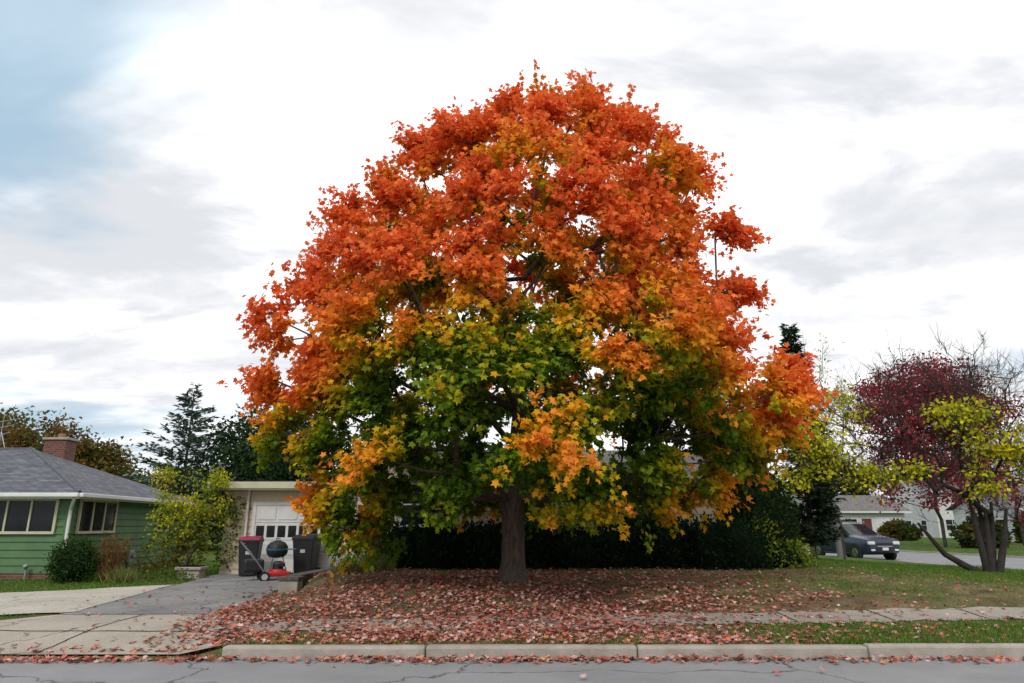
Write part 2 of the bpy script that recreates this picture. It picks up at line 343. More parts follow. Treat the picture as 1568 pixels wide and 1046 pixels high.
# ---------------------------------------------------------------- tree growth
def grow(seed,targets,step=.5,r_tip=.008,ex=.45,arch=.12,jit=.04,wl=.35,up=1.2):
    nodes=[np.array(p,float) for p in seed]; par=[-1]+list(range(len(seed)-1)); L=[0.]
    for i in range(1,len(seed)): L.append(L[-1]+np.linalg.norm(nodes[i]-nodes[i-1]))
    P=np.zeros((40000,3)); LL=np.zeros(40000); k=len(nodes); P[:k]=nodes; LL[:k]=L
    first=max(1,len(seed)//2); tips=[]
    T=np.array(targets); T=T[np.argsort(np.linalg.norm(T-P[k-1],axis=1))]
    parr=list(par)
    for t in T:
        d=np.linalg.norm(P[first:k]-t,axis=1)
        cost=d+wl*LL[first:k]+up*np.maximum(0,P[first:k,2]-t[2])
        a=int(np.argmin(cost))+first; D=np.linalg.norm(P[a]-t); ns=max(1,int(D/step)); prev=a
        st=P[a].copy()
        for s in range(1,ns+1):
            f=s/ns; p=st*(1-f)+t*f; p[2]+=-arch*D*4*f*(1-f)*.5 if t[2]>st[2] else arch*D*4*f*(1-f)*.8
            if s<ns: p+=rng.normal(0,jit,3)*min(1,D)
            P[k]=p; LL[k]=LL[prev]+np.linalg.norm(p-P[prev]); parr.append(prev); prev=k; k+=1
        tips.append(prev)
    cnt=np.zeros(k)
    for t in tips: cnt[t]+=1
    for i in range(k-1,0,-1): cnt[parr[i]]+=cnt[i]
    R=r_tip*np.maximum(cnt,1)**ex
    return P[:k],np.array(parr),R
def branches(name,P,par,R,mat,parent,k=6,seedn=0,seedR=None):
    R=R.copy()
    if seedR is not None: R[:len(seedR)]=seedR
    i=np.arange(1,len(P)); p=par[1:]
    ra=np.where(i<seedn,R[p],np.minimum(R[p],R[i]*1.35)); rb=R[i]
    return frusta(name,P[p],P[i]+ (P[i]-P[p])*.04,ra,rb,mat,parent,k)
# ---------------------------------------------------------------- maple
TX,TY=0.,14.5
zt=[1.3,1.7,2.2,3.0,4.4,5.0,5.8,6.6,7.4,8.5,9.5,10.4,11.2,11.9,12.5]
RL=[2.5,3.1,3.7,4.5,4.85,4.9,4.7,4.3,3.9,3.25,2.5,1.8,1.1,.6,.3]
RR=[.8,2.6,3.9,4.9,5.5,5.3,4.35,4.55,4.6,4.35,3.8,3.0,2.3,1.6,1.0]
def Renv(z,phi):
    l_=np.interp(z,zt,RL);r_=np.interp(z,zt,RR); c=np.cos(phi)
    m_=(l_+r_)/2*.84
    fr=np.minimum(m_,np.maximum(14.0-(z-1.6)/.66,0.25)); fr=np.where(z<2.0,fr*.6,fr)
    fb=np.where(np.sin(phi)<0,fr,np.where(z<2.2,m_*.6,m_))
    si=np.where(c>0,r_,l_)
    return np.sqrt((si*c)**2+(fb*np.sin(phi))**2)
def lump(z,phi): return 1+.09*np.sin(phi*5+z*1.1)+.07*np.sin(phi*8-z*2.3+1)
lobes=[(-3.25,14.0,1.55),(-2.7,14.4,1.35),(-3.65,14.0,2.1),(-2.3,14.0,2.0),(3.7,13.8,2.4),(5.2,14.2,3.6),(5.6,14.3,4.5),(4.7,14,3.0),(4.9,13.6,4.0),
 (-2.2,14.5,9.9),(-.1,14.4,11.0),(1.6,14.6,11.25),(2.35,14.6,10.8),(3.2,14.5,10.0),(4.2,14.6,9.3),(-3.45,14.5,8.6),(-4.25,14.5,6.9),(-4.85,14.3,5.8),(-4.9,14.3,4.5),(-4.6,14.1,3.4),(-3.6,13.6,3.0),(-3.9,14.0,4.2),(-3.6,13.8,5.2),(4.65,14.5,7.9),(4.7,14.5,6.6),(-1.2,14.5,10.4),(.75,14.5,11.3),
 (2.5,12.4,4.7),(3.3,13.2,5.5),(1.6,11.7,5.3),(2.9,12.8,3.6),(3.8,13.6,4.8),(-1.6,11.6,4.6),(.1,11.2,4.2),(1.2,11.6,3.4),(-.9,11.6,3.3),(-2.4,12.2,3.6),(2.2,12.6,6.2),(-.6,11.4,5.6),(.8,11.9,6.6),(-1.9,12.2,6.4)]
for it in range(7000):
    z=rng.uniform(2.0,10.6); p=rng.uniform(0,2*np.pi); outer=it<4500
    if rng.uniform()>Renv(z,p)/6+.15: continue
    rf=rng.uniform(.84,1.) if it<3000 else rng.uniform(.55,.9) if outer else rng.uniform(.1,.6)
    R=max(float(Renv(z,p)*lump(z,p))-.62,.1)*rf
    if z<2.6 and rf<.7: continue
    c_=np.array([TX+R*math.cos(p),TY+R*math.sin(p),z])
    sp_=1.02 if it<3000 else 1.12 if outer else 1.35
    if math.sin(p)>.3: sp_*=1.2
    if min(np.linalg.norm((c_-np.array(q))*np.array([1,1,1.12])) for q in lobes)>sp_: lobes.append(tuple(c_))
lobes=np.array(lobes); NL=len(lobes); print('lobes',NL)
lo=lobes-np.array([TX,TY,0]); lo[:,2]=0; lr=np.linalg.norm(lo,axis=1,keepdims=True); lo=lo/np.maximum(lr,.6); lo[:,2]=.4+.7*ss(8,11,lobes[:,2]); lo=nrm(lo)
mcl=8; ci_l=np.repeat(np.arange(NL),mcl)
v=nrm(rng.normal(0,1,(len(ci_l),3))); dt=np.sum(v*lo[ci_l],1,keepdims=True); v=np.where(dt<-.25,v-2*dt*lo[ci_l],v)
lsz=rng.uniform(.75,1.15,NL)
cen=lobes[ci_l]+v*np.array([.60,.60,.42])*rng.uniform(.55,1.0,(len(ci_l),1))*lsz[ci_l][:,None]
K=len(cen)
way=[]
for i in range(11):
    p=i*2.4+.4; z=3.8+i*.6; r=Renv(z,p)*(.42 if z<9 else .3); way.append((TX+r*np.cos(p),TY+r*np.sin(p),z))
way+= [(.25,14.5,5),( .3,14.6,7.),(.5,14.6,9),(.8,14.6,10.2)]
maple=empty('maple_tree')
zb=float(terr(TX,TY))
seed=[(0,14.5,zb-.15),(0.02,14.5,zb+.12),(.03,14.5,zb+.5),(.02,14.5,1.6),(-.02,14.5,2.1),(.03,14.52,2.6),(.12,14.5,3.2),(.15,14.5,4.0)]
P,par,R=grow(seed,list(way)+[tuple(c) for c in lobes]+[tuple(c) for c in cen[::2]],step=.55,r_tip=.0105,ex=.42,arch=.10,wl=.42,up=1.0)
sr=[.30,.26,.235,.225,.24,.24,.18,.13]
branches('limbs',P,par,R,BARK,maple,8,8,np.array(sr))
V=[];F=[];k=32
zz=np.r_[np.linspace(zb-.2,zb+.5,9),np.linspace(zb+.6,2.75,16)]
for j,z in enumerate(zz):
    h=z-zb; r=.225+.12*math.exp(-max(h+.05,0)/.2)+.02*ss(1.4,2.2,h)
    for i in range(k):
        a_=2*math.pi*i/k; rr=r*(1+(.04+.10*math.exp(-max(h,0)/.25))*math.sin(a_*5+.6)+.035*math.sin(a_*11+z*.7)+rng.normal(0,.016))
        V.append((.02+rr*math.cos(a_),14.5+rr*math.sin(a_),z))
for j in range(len(zz)-1):
    for i in range(k): F.append((j*k+i,j*k+(i+1)%k,(j+1)*k+(i+1)%k,(j+1)*k+i))
mesh('trunk',V,F,BARK,maple,smooth=True)
NTW=6; NLF=20
out=nrm(lo[ci_l]*.9+v*.8+np.array([0,0,.2]))
ti=np.repeat(np.arange(K),NTW); nT=len(ti)
td=nrm(out[ti]+rng.normal(0,.62,(nT,3))*np.array([1,1,.7])); tl=.52*rng.uniform(.5,1.35,nT)
ld=rng.uniform(0,1,nT)<.07; tl=np.where(ld,tl*1.75,tl)
st=cen[ti]-out[ti]*.12
li=np.repeat(np.arange(nT),NLF); m_=len(li); t=rng.uniform(.1,1.05,m_)**.8
pos=st[li]+td[li]*(tl[li]*t)[:,None]; pos[:,2]-=.22*(tl[li]*t)**2; pos+=rng.normal(0,.06,(m_,3))
dr=td[li]*.6+rng.normal(0,.6,(m_,3)); dr[:,2]-=.4
nm=rng.normal(0,.5,(m_,3))+out[ti][li]*.75; nm[:,2]+=.45
n_=len(pos); print('maple leaves',n_)
ll=ci_l[ti][li]
r_=np.hypot(pos[:,0]-TX,pos[:,1]-TY); phi=np.arctan2(pos[:,1]-TY,pos[:,0]-TX); rfl=np.clip(r_/np.maximum(Renv(pos[:,2],phi),.8),0,1.2)
loc_=np.sum((pos-lobes[ll])*lo[ll],1)
ln=rng.normal(0,.15,NL)
s=-.20+.78*ss(2.6,7.8,pos[:,2])+.42*(rfl-.65)/.35*.7+.52*loc_+ln[ll]+rng.normal(0,.07,n_)
s+=.44*ss(3.0,4.8,pos[:,0])*ss(2.8,4.2,pos[:,2])*(1-ss(6,8,pos[:,2]))+.10*ss(8,10,pos[:,2])+.10*(pos[:,1]<11.8)*ss(4.0,5.2,pos[:,2])+.36*ss(-3.0,-4.6,pos[:,0])*ss(2.8,4.0,pos[:,2])
s=np.maximum(s,-.05+.25*ss(4,7,pos[:,2])+.55*ss(8.2,9.8,pos[:,2])+rng.normal(0,.05,n_))
cps=np.array([0,.20,.38,.56,.78,1.08])
pal=np.array([(.095,.18,.018),(.19,.29,.02),(.50,.44,.02),(.90,.43,.025),(.96,.34,.045),(.95,.22,.06)])
c=np.stack([np.interp(s,cps,pal[:,j]) for j in range(3)],-1)*rng.uniform(.78,1.08,(n_,1))
polys('leaves',place(MAPLE,pos,dr,nm,rng.uniform(.085,.135,n_)),c,LEAF,maple)
frusta('twigs',st,st+td*tl[:,None]-np.stack([0*tl,0*tl,.22*tl**2],-1),np.full(nT,.007),np.full(nT,.003),BARK,maple,3)
# ---------------------------------------------------------------- generic trees
def gen_tree(name,base,targets,leafsets,bark=BARKG,step=.4,r_tip=.008,ex=.45,seedh=1.0,twigs=None,jit=.06,arch=.1,wl=.3,seed=None):
    e=empty(name); b=np.array(base,float)
    seed=seed or [b-np.array([0,0,.2]),b+np.array([0,0,seedh*.5]),b+np.array([0,0,seedh])]
    P,par,R=grow(seed,targets,step,r_tip,ex,arch,jit,wl)
    branches('branches',P,par,R,bark,e,6)
    if twigs:
        n_tw,tl,rt=twigs; T=np.array(targets); ci=np.repeat(np.arange(len(T)),n_tw)
        up=nrm(T-b)[ci]; d=nrm(up+rng.normal(0,.6,up.shape)); ln=tl*rng.uniform(.4,1.2,len(ci))
        A=T[ci]-up*rng.uniform(0,.5,(len(ci),1)); frusta('twigs',A,A+d*ln[:,None],np.full(len(ci),rt),np.full(len(ci),rt*.4),bark,e,3)
    for cs,rad,npc,size,pal,tpl in leafsets:
        cs=np.array(cs); K=len(cs); ci=np.repeat(np.arange(K),npc); m=len(ci)
        v=rng.normal(0,.5,(m,3))*np.array([1,1,.75])
        pos=cs[ci]+v*rad*np.repeat(rng.uniform(.5,1.4,K),npc)[:,None]
        dr=v+rng.normal(0,.6,(m,3)); dr[:,2]-=.3; nm=rng.normal(0,.6,(m,3))+v*.6; nm[:,2]+=.6
        pal=np.array(pal); base_c=pal[rng.integers(0,len(pal),K)][ci]; alt=pal[rng.integers(0,len(pal),m)]
        c=(base_c*.6+alt*.4)*rng.uniform(.7,1.25,(m,1))
        polys('leaves',place(tpl,pos,dr,nm,size*rng.uniform(.7,1.3,m)),c,LEAF,e)
    return e
def ell(c,r,n,shell=.5,zmin=None):
    v=nrm(rng.normal(0,1,(n,3)))*(rng.uniform(0,1,(n,1))**shell); v=v*np.array(r)+np.array(c)
    if zmin is not None: v=v[v[:,2]>zmin]
    return v
YG=[(.52,.50,.03),(.70,.60,.03),(.34,.42,.03),(.58,.54,.04)]
bx,by=14.6,22.0; bz=float(terr(bx,by))
tg=[]
for c_,r_,k_ in (((14.2,22.3,6.2),(2.6,1.8,1.5),80),((16.2,22.5,6.4),(1.6,1.6,1.6),45),((11,22,5.2),(1.6,1.3,1.6),26),((10,21.6,3.6),(2.0,1.2,1.0),32),((13.5,21.6,3.7),(2.4,1.2,1.3),60),((16.3,22,4.4),(1.5,1.2,1.7),40)):
    tg.append(ell(c_,r_,k_,.45,2.2))
tg=np.concatenate(tg)
ylc=np.concatenate([ell(c_,r_,k_,.6) for c_,r_,k_ in (((8.9,21.5,4.5),(.8,.7,.9),16),((9.6,21.5,3.8),(1.3,.8,.8),32),((10.9,21.4,3.0),(.9,.6,.45),16),((12.2,21.3,3.15),(.7,.5,.3),8),((14.2,21.3,4.9),(1.2,.6,.65),22),((15.0,21.2,3.9),(1.5,.6,.65),22),((14.4,21.2,2.9),(.7,.4,.4),9),((16.4,21.5,3.5),(.8,.5,.7),12),((8.6,21.6,2.9),(.7,.6,.5),9),((10.5,21.6,5.4),(.5,.5,.6),8))])
tg=np.concatenate([tg,ylc])
sd=[(14.6,22,bz-.2),(14.6,22,bz+.2),(14.6,22,bz+.5)]
ct=gen_tree('crabapple_tree',(14.6,22,bz),[tuple(t) for t in tg]+[(12.6,21.8,1.9),(11.2,21.7,2.8),(15.2,22,2.2),(14.4,22.2,2.5)],[(ylc,.42,36,.14,YG,DIAM)],BARKD,.3,.0055,.46,twigs=(10,.8,.0055),jit=.11,seed=sd,wl=.2,arch=.05)
for i,(dx,dy,tx,tz) in enumerate(((-.25,.1,-1.9,1.45),(.25,.1,.5,2.1),(-.15,-.1,-.3,2.3),(.35,-.1,.8,1.9),(.05,.15,.15,2.2),(-.05,-.15,.1,1.8))):
    A=np.array([bx+dx*.6,by+dy,bz-.1]);B=np.array([bx+tx,by+dy,bz+tz]); md=(A+B)/2+np.array([.1*tx,0,-.15 if abs(tx)>1 else .1])
    frusta('stem_%d'%i,[A,md],[md,B],[.12,.085],[.085,.04],BARKD,ct,8)
PUR=[(.34,.045,.075),(.42,.07,.08),(.22,.045,.06),(.28,.10,.08)]
rc=np.concatenate([ell((28,46,9.2),(4.8,4,3.2),220,.45),ell((28,46,5.5),(4.6,4,3),70,.4,2.6)])
gen_tree('purple_leaf_tree',(28,46,.1),[tuple(t) for t in rc[::3]],[(rc,.9,80,.23,PUR,DIAM)],BARKG,.8,.014,.45,seedh=1.8,twigs=(10,2.1,.016))
rc=ell((36,50,6),(4,4,5.5),90,.4,2)
gen_tree('purple_leaf_tree',(36,50,.1),[tuple(t) for t in rc],[(rc,.8,45,.22,PUR,DIAM)],BARKG,.8,.014,.45,seedh=1.8,twigs=(8,1.8,.016))
rc=ell((13.2,29,6.3),(2.2,2,3.2),60,.5,3)
gen_tree('bare_tree',(13.5,29,.15),[tuple(t) for t in rc],[(rc[:26],.5,26,.13,YG,DIAM)],BARKG,.5,.008,.46,seedh=1.5,twigs=(7,1.1,.007))
for i,(cx,cy,rr,hh) in enumerate(((-47,62,6,12.0),(-40.5,60,4.2,10.6),(-54,66,7,13),(-36.5,62,3,8.5))):
    rc=ell((cx,cy,hh*.58),(rr,rr*.8,hh*.42),170,.4,1.5)
    gen_tree('deciduous_tree',(cx,cy,.1),[tuple(t) for t in rc[:60]],[(rc,1.1,64,.36,[(.10,.11,.03),(.18,.12,.035),(.07,.09,.025),(.22,.11,.03)],DIAM)],BARKG,1.2,.02,.5,seedh=2)
for i,(cx,cy,rr,hh) in enumerate(((-16.9,44,2.8,8.0),(-14.5,42,3.2,8.6),(-20.5,47,3,5.5),(-11.5,40,3,8.2),(-24.5,48,2.6,4.6))):
    rc=ell((cx,cy,hh*.55),(rr,rr,hh*.46),140,.4,.8)
    gen_tree('deciduous_tree',(cx,cy,.1),[tuple(t) for t in rc[:50]],[(rc,.8,70,.26,[(.04,.075,.03),(.055,.095,.035),(.03,.055,.028)],DIAM)],BARKG,1,.02,.5,seedh=1.5)
# ---------------------------------------------------------------- conifers
def conifer(name,base,H,Rm,pal,lev=.42,nb=9,size=.42,dens=26,droop=.25,z0=.08,pw=.85):
    e=empty(name); b=np.array(base,float)
    cyl('trunk',b,b+np.array([0,0,H*.97]),.014*H,.02,BARK,e,8)
    A=[];B=[];P=[];D=[];Nn=[]
    z=H*z0
    while z<H:
        f=1-z/H; L=Rm*(f**pw)*1.0+.12
        for k in range(max(4,int(nb*(.5+.6*f)))):
            a_=rng.uniform(0,2*np.pi); l_=L*rng.uniform(.65,1.2); d=np.array([math.cos(a_),math.sin(a_),.25-droop*1.2*f])
            st=b+np.array([0,0,z+rng.uniform(-.15,.15)]); A.append(st);B.append(st+d*l_)
            m_=max(4,int(dens*l_)); t=rng.uniform(.12,1,m_); sidev=np.array([-d[1],d[0],0])
            sg=rng.choice([-1,1],m_)
            wid=(1-t*.6)*l_*.22
            off=rng.uniform(0,1,m_)*wid*sg
            p=st+d*(l_*t)[:,None]+sidev*off[:,None]+np.array([0,0,1])*(-np.abs(off)*.35+rng.normal(0,.04,m_))[:,None]+np.array([0,0,1])*(.25*l_*t*t*.5)[:,None]
            P.append(p); dd=d*.7+sidev*sg[:,None]*.6+rng.normal(0,.25,(m_,3)); dd[:,2]-=.12; D.append(dd)
            nn=rng.normal(0,.35,(m_,3)); nn[:,2]+=1; Nn.append(nn)
        z+=lev*(.5+.7*f)
    frusta('branches',A,B,np.full(len(A),.025),np.full(len(A),.008),BARK,e,4)
    P=np.concatenate(P);D=np.concatenate(D);Nn=np.concatenate(Nn); n=len(P); pal=np.array(pal)
    c=pal[rng.integers(0,len(pal),n)]*rng.uniform(.6,1.3,(n,1))
    polys('needles',place(NEED*np.array([1.5,1,1]),P,D,Nn,size*rng.uniform(.6,1.2,n)),c,NEEDLE,e)
    return e
conifer('spruce_tree',(-18.9,40,.1),9.5,4.2,[(.13,.19,.15),(.17,.23,.19),(.08,.13,.10)],.60,9,.42,26,.1)
conifer('spruce_tree',(-16.2,45,.1),8.6,2.8,[(.06,.10,.06),(.08,.12,.07)],.5,9,.45,24)
DK=[(.015,.035,.015),(.025,.05,.02),(.012,.025,.012)]
conifer('dark_spruce_tree',(10.35,24.5,.3),8.5,1.15,[(.05,.09,.045),(.075,.12,.06),(.035,.06,.035)],.30,11,.24,80,.25,.1,.75)
conifer('dark_spruce_tree',(7.0,23.5,.3),6.0,1.8,DK,.33,11,.36,46,.3,.02)
# ---------------------------------------------------------------- shrubs
def shrub(name,lobes,pal,nper,size,core=(.012,.02,.01),tpl=DIAM,mat=LEAF,corefill=.78,rough=.10):
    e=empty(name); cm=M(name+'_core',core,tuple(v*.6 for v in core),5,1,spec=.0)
    pal=np.array(pal)
    for li,(c,r) in enumerate(lobes):
        c=np.array(c);r=np.array(r)
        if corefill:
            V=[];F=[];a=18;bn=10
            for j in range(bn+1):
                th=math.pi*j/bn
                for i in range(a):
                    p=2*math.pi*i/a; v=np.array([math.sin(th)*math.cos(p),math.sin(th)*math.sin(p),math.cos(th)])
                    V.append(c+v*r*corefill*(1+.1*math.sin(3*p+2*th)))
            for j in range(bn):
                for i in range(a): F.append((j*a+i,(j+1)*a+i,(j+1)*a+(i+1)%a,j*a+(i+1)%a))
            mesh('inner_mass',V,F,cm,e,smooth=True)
        area=(r[0]*r[1]+r[0]*r[2]+r[1]*r[2]); n=int(nper*area)
        v=nrm(rng.normal(0,1,(n,3))); an=np.arctan2(v[:,1],v[:,0])
        lm=1+rough*np.sin(an*5+li)*np.sin(v[:,2]*6+li)+rough*.6*np.sin(an*11+v[:,2]*9)
        pos=c+v*r*(lm*(rng.uniform(.55,1,n)**.4))[:,None]*1.0+rng.normal(0,.04,(n,3))
        k=pos[:,2]>float(terr(c[0],c[1]))-.02; pos=pos[k];v=v[k];n=len(pos)
        dr=v*.8+rng.normal(0,.5,(n,3)); dr[:,2]+=.2; nm=v+rng.normal(0,.5,(n,3)); nm[:,2]+=.3
        cc=pal[rng.integers(0,len(pal),n)]*rng.uniform(.6,1.35,(n,1))
        polys('foliage',place(tpl,pos,dr,nm,size*rng.uniform(.6,1.3,n)),cc,mat,e)
    return e
YEW=[(.014,.032,.015),(.024,.046,.02),(.010,.022,.012)]
lob=[]
xx=-2.9
while xx<5.9:
    rr=rng.uniform(.6,1.0); lob.append(((xx,18.3+rng.uniform(-.25,.35),.88),(rr,.8,rng.uniform(.66,1.05)))); xx+=rr*1.05
shrub('yew_hedge',lob,YEW,1300,.10,rough=.16)
shrub('dark_shrub',[((6.8,19.4,1.2),(.9,1,1.3)),((7.4,20.9,1.5),(.95,1.1,1.7)),((6.9,21.8,2.3),(1.2,1.1,1.5))],[(.02,.04,.014),(.035,.055,.015),(.014,.028,.012)],1000,.12)
shrub('yellow_green_shrub',[((7.0,18.5,.75),(.65,.5,.45)),((7.5,18.8,.7),(.4,.4,.4)),((6.6,18.7,1.2),(.4,.4,.6))],[(.18,.24,.03),(.28,.31,.04),(.10,.16,.03)],1200,.09,corefill=.6,rough=.2)
shrub('round_bush',[((-10.95,17.9,.68),(.56,.5,.58))],[(.04,.09,.02),(.06,.12,.03),(.025,.06,.015)],3800,.06)
shrub('garage_vine',[((-8.35,20.75,1.3),(.33,.2,.9)),((-8.2,20.8,2.1),(.3,.16,.3))],[(.10,.17,.03),(.22,.24,.03),(.06,.11,.02)],700,.10,corefill=0)
shrub('yellow_green_shrub',[((-9.25,20.0,.8),(.6,.5,.7)),((-10.2,20.6,.7),(.5,.5,.5))],[(.13,.16,.03),(.24,.24,.04),(.08,.12,.02),(.18,.11,.04)],600,.10,corefill=0)
yc=np.concatenate([ell((-9.3,20.2,1.9),(1.15,.8,1.2),65,.6),ell((-8.6,20.3,2.9),(.8,.6,.35),10,.6),ell((-10.1,20.3,2.8),(.4,.4,.4),8,.6)])
gen_tree('garden_shrub',(-9.2,20.2,.17),[tuple(t) for t in yc],[(yc,.26,50,.09,[(.42,.44,.03),(.60,.50,.03),(.25,.34,.03),(.15,.24,.03)],DIAM)],BARKG,.3,.006,.5,seedh=.3,twigs=(4,.4,.004))
A=[];B=[]
for i in range(70):
    a_=rng.uniform(0,2*np.pi);r=rng.uniform(.05,.5); A.append((-10.2+r*.3*math.cos(a_),18.2+r*.3*math.sin(a_),.15)); B.append((-10.2+r*math.cos(a_)*1.1,18.2+r*math.sin(a_),.15+rng.uniform(.6,1.25)))
rs=empty('red_twig_shrub'); frusta('stems',A,B,np.full(70,.012),np.full(70,.005),M('red_stem',(.16,.05,.03),(.22,.10,.05),8),rs,4)
A=np.array(A);B=np.array(B); ii=rng.integers(0,70,700); t=rng.uniform(.5,1.05,(700,1)); pos=A[ii]*(1-t)+B[ii]*t
polys('leaves',place(DIAM,pos,rng.normal(0,.6,(700,3))+np.array([0,0,.6]),rng.normal(0,1,(700,3)),rng.uniform(.05,.09,700)),np.array([(.25,.08,.03),(.18,.13,.03),(.10,.12,.03)])[rng.integers(0,3,700)],LEAF,rs)
def tuft(name,x,y,n,h,r,pal):
    pos=np.stack([rng.normal(x,r*.3,n),rng.normal(y,r*.3,n),np.full(n,float(terr(x,y)))],-1)
    d=np.stack([rng.normal(0,.45,n),rng.normal(0,.45,n),np.ones(n)],-1)
    pal=np.array(pal); polys(name,place(BL*np.array([.05,1,1]),pos,d,rng.normal(0,1,(n,3)),h*rng.uniform(.5,1.1,n)),pal[rng.integers(0,len(pal),n)],BLADE)
tuft('ornamental_grass',-9.75,18.0,350,.5,.5,[(.16,.2,.05),(.3,.28,.1),(.1,.16,.04)])
tuft('ornamental_grass',-3.7,16.3,500,.45,.5,[(.25,.2,.09),(.12,.16,.04)])
tuft('ornamental_grass',-3.2,17.2,500,.5,.6,[(.25,.2,.09),(.12,.16,.04)])
shrub('ground_cover_plant',[((-8.9,18.7,.25),(.6,.4,.2)),((-10.6,18.8,.25),(.8,.3,.2))],[(.09,.15,.03),(.14,.18,.04)],900,.08,corefill=0)
# ---------------------------------------------------------------- retaining wall + block
rw=empty('retaining_wall'); STONE=M('stone_block',(.13,.12,.105),(.065,.06,.052),8,.95,.8,25)
t_=nrm(np.array([.35,3.9])); n_w=np.array([t_[1],-t_[0]])
for cse in range(3):
    s_=0.0;i=0
    while s_<4.0:
        ln_=rng.uniform(.38,.5); obox('wall_block_%d_%d'%(cse,i),(-4.75,15.7),t_,n_w,s_+.006+(cse%2)*.12,s_+ln_,-.16+rng.uniform(-.012,.012),.16+rng.uniform(-.012,.012),.08+cse*.155,.08+cse*.155+.15,STONE,rw,.012); s_+=ln_;i+=1
obox('end_pier',(-4.75,15.4),t_,n_w,-.05,.26,-.22,.2,.05,.44,CONC,rw,.015)
obox('end_pier_cap',(-4.75,15.4),t_,n_w,-.08,.29,-.25,.23,.44,.52,STONE,rw,.015)
cb=empty('concrete_block_planter')
box('base',-8.95,-8.35,19.2,19.6,.1,.42,CONC,cb,.02); box('cap',-9.0,-8.3,19.15,19.65,.42,.50,CONC,cb,.02); box('soil',-8.93,-8.37,19.22,19.58,.50,.52,SOIL,cb)
# ---------------------------------------------------------------- left green house
gh=empty('green_house')
cx,cy=-11.95,19.0; ex,ey=-12.55,26.6
zg=.15
tf=np.array([1.,0.]);nf=np.array([0,-1.])
LX=-24.0
box('foundation',LX,cx-.03,cy-.012,cy+.03,zg-.1,zg+.2,BRICK,gh)
siding('siding_front',(LX,cy),(cx,cy),zg+.2,2.45,GREEN,gh)
siding('siding_side',(cx,cy),(ex,ey),zg+.2,2.45,GREEN,gh)
mesh('wall_core',[(LX,cy+.02,zg),(cx-.02,cy+.02,zg),(ex-.02,ey,zg),(LX,ey,zg),(LX,cy+.02,2.5),(cx-.02,cy+.02,2.5),(ex-.02,ey,2.5),(LX,ey,2.5)],[(0,1,5,4),(1,2,6,5),(2,3,7,6),(3,0,4,7),(4,5,6,7)],GREEN,gh)
ts=nrm(np.array([ex-cx,ey-cy])); ns=np.array([ts[1],-ts[0]])
obox('corner_board',(cx,cy),tf,nf,-.07,.04,-.02,.044,zg+.2,2.44,GREEN,gh)
obox('brick_side',(cx,cy),ts,ns,0,7.6,-.05,.012,zg-.1,zg+.2,BRICK,gh)
window(gh,(-14.9,cy),tf,nf,2.6,1.42,2.22,4,CREAM)
window(gh,(-19.2,cy),tf,nf,2.4,1.42,2.22,3,CREAM)
window(gh,(cx+ts[0]*.45,cy+ts[1]*.45),ts,ns,2.0,1.42,2.22,3,CREAM)
window(gh,(cx+ts[0]*5.6,cy+ts[1]*5.6),ts,ns,.9,1.42,2.22,1,CREAM)
ov=.5; ze=2.42; zr=4.02
E=[(LX-ov,cy-ov),(cx+ov,cy-ov),(ex+ov,ey+ov),(LX-ov,ey+ov)]
ymid=(cy+ey)/2; rx=-15.9
V=[(E[0][0],E[0][1],ze),(E[1][0],E[1][1],ze),(E[2][0],E[2][1],ze),(E[3][0],E[3][1],ze),(rx,ymid,zr),(LX-ov,ymid,zr)]
def roof(name,V,F,mat,parent):
    for k,f in enumerate(F):
        P3=[np.array(V[i]) for i in f]; u=nrm(P3[1]-P3[0]); nn=nrm(np.cross(u,P3[2]-P3[0])); w=np.cross(nn,u)
        uv=[((p-P3[0])@u,(p-P3[0])@w) for p in P3]
        mesh(name,P3,[tuple(range(len(f)))],mat,parent,uv=uv)
roof('roof_shingles',V,[(0,1,4,5),(1,2,4),(2,3,5,4)],SHING,gh)
RIDGE=M('ridge_cap',(.13,.135,.155),(.08,.085,.095),9,.95)
frusta('ridge_caps',[(E[1][0],E[1][1],ze),(rx,ymid,zr)],[(rx,ymid,zr),(LX-ov,ymid,zr)],[.05,.05],[.05,.05],RIDGE,gh,6)
for a_,b_ in ((0,1),(1,2)):
    p=np.array(E[a_]);q=np.array(E[b_]); t2=nrm(q-p);n2_=np.array([t2[1],-t2[0]]); Lg=np.linalg.norm(q-p)
    obox('fascia',p,t2,n2_,0,Lg,-.03,0,ze-.16,ze-.012,WHITE,gh)
    obox('gutter',p,t2,n2_,-.02,Lg+.02,.002,.11,ze-.12,ze-.01,WHITE,gh,.02)
mesh('soffit',[(x_,y_,ze-.1) for x_,y_ in E],[(0,1,2,3)],WHITE,gh)
frusta('downspout',[(cx+.4,cy-.5,ze-.12),(cx+.08,cy-.09,ze-.42),(cx+.08,cy-.09,.75)],[(cx+.08,cy-.09,ze-.42),(cx+.08,cy-.09,.75),(cx+.0,cy-.2,.35)],[.045]*3,[.045]*3,WHITE,gh,8)
box('chimney',-16.1,-15.35,23.6,24.2,3.4,4.42,BRICK,gh); box('chimney_cap',-16.16,-15.29,23.54,24.26,4.42,4.50,CONC,gh,.01)
cyl('flue',(-15.72,23.9,4.5),(-15.72,23.9,4.66),.12,.12,M('clay',(.35,.17,.1)),gh)
METAL=M('grey_metal',(.35,.36,.38),(.28,.29,.3),5,.4,metal=.6)
frusta('antenna',[(-17.2,23,3.9),(-17.6,23,4.9),(-17.5,23,4.7),(-17.4,23,4.45),(-17.2,23,4.6),(-17.2,23,4.6)],[(-17.2,23,5.2),(-16.7,23,5.05),(-16.8,23,4.85),(-16.9,23,4.6),(-17.6,23.3,3.95),(-16.8,22.8,3.95)],[.02]*6,[.012]*6,METAL,gh,5)
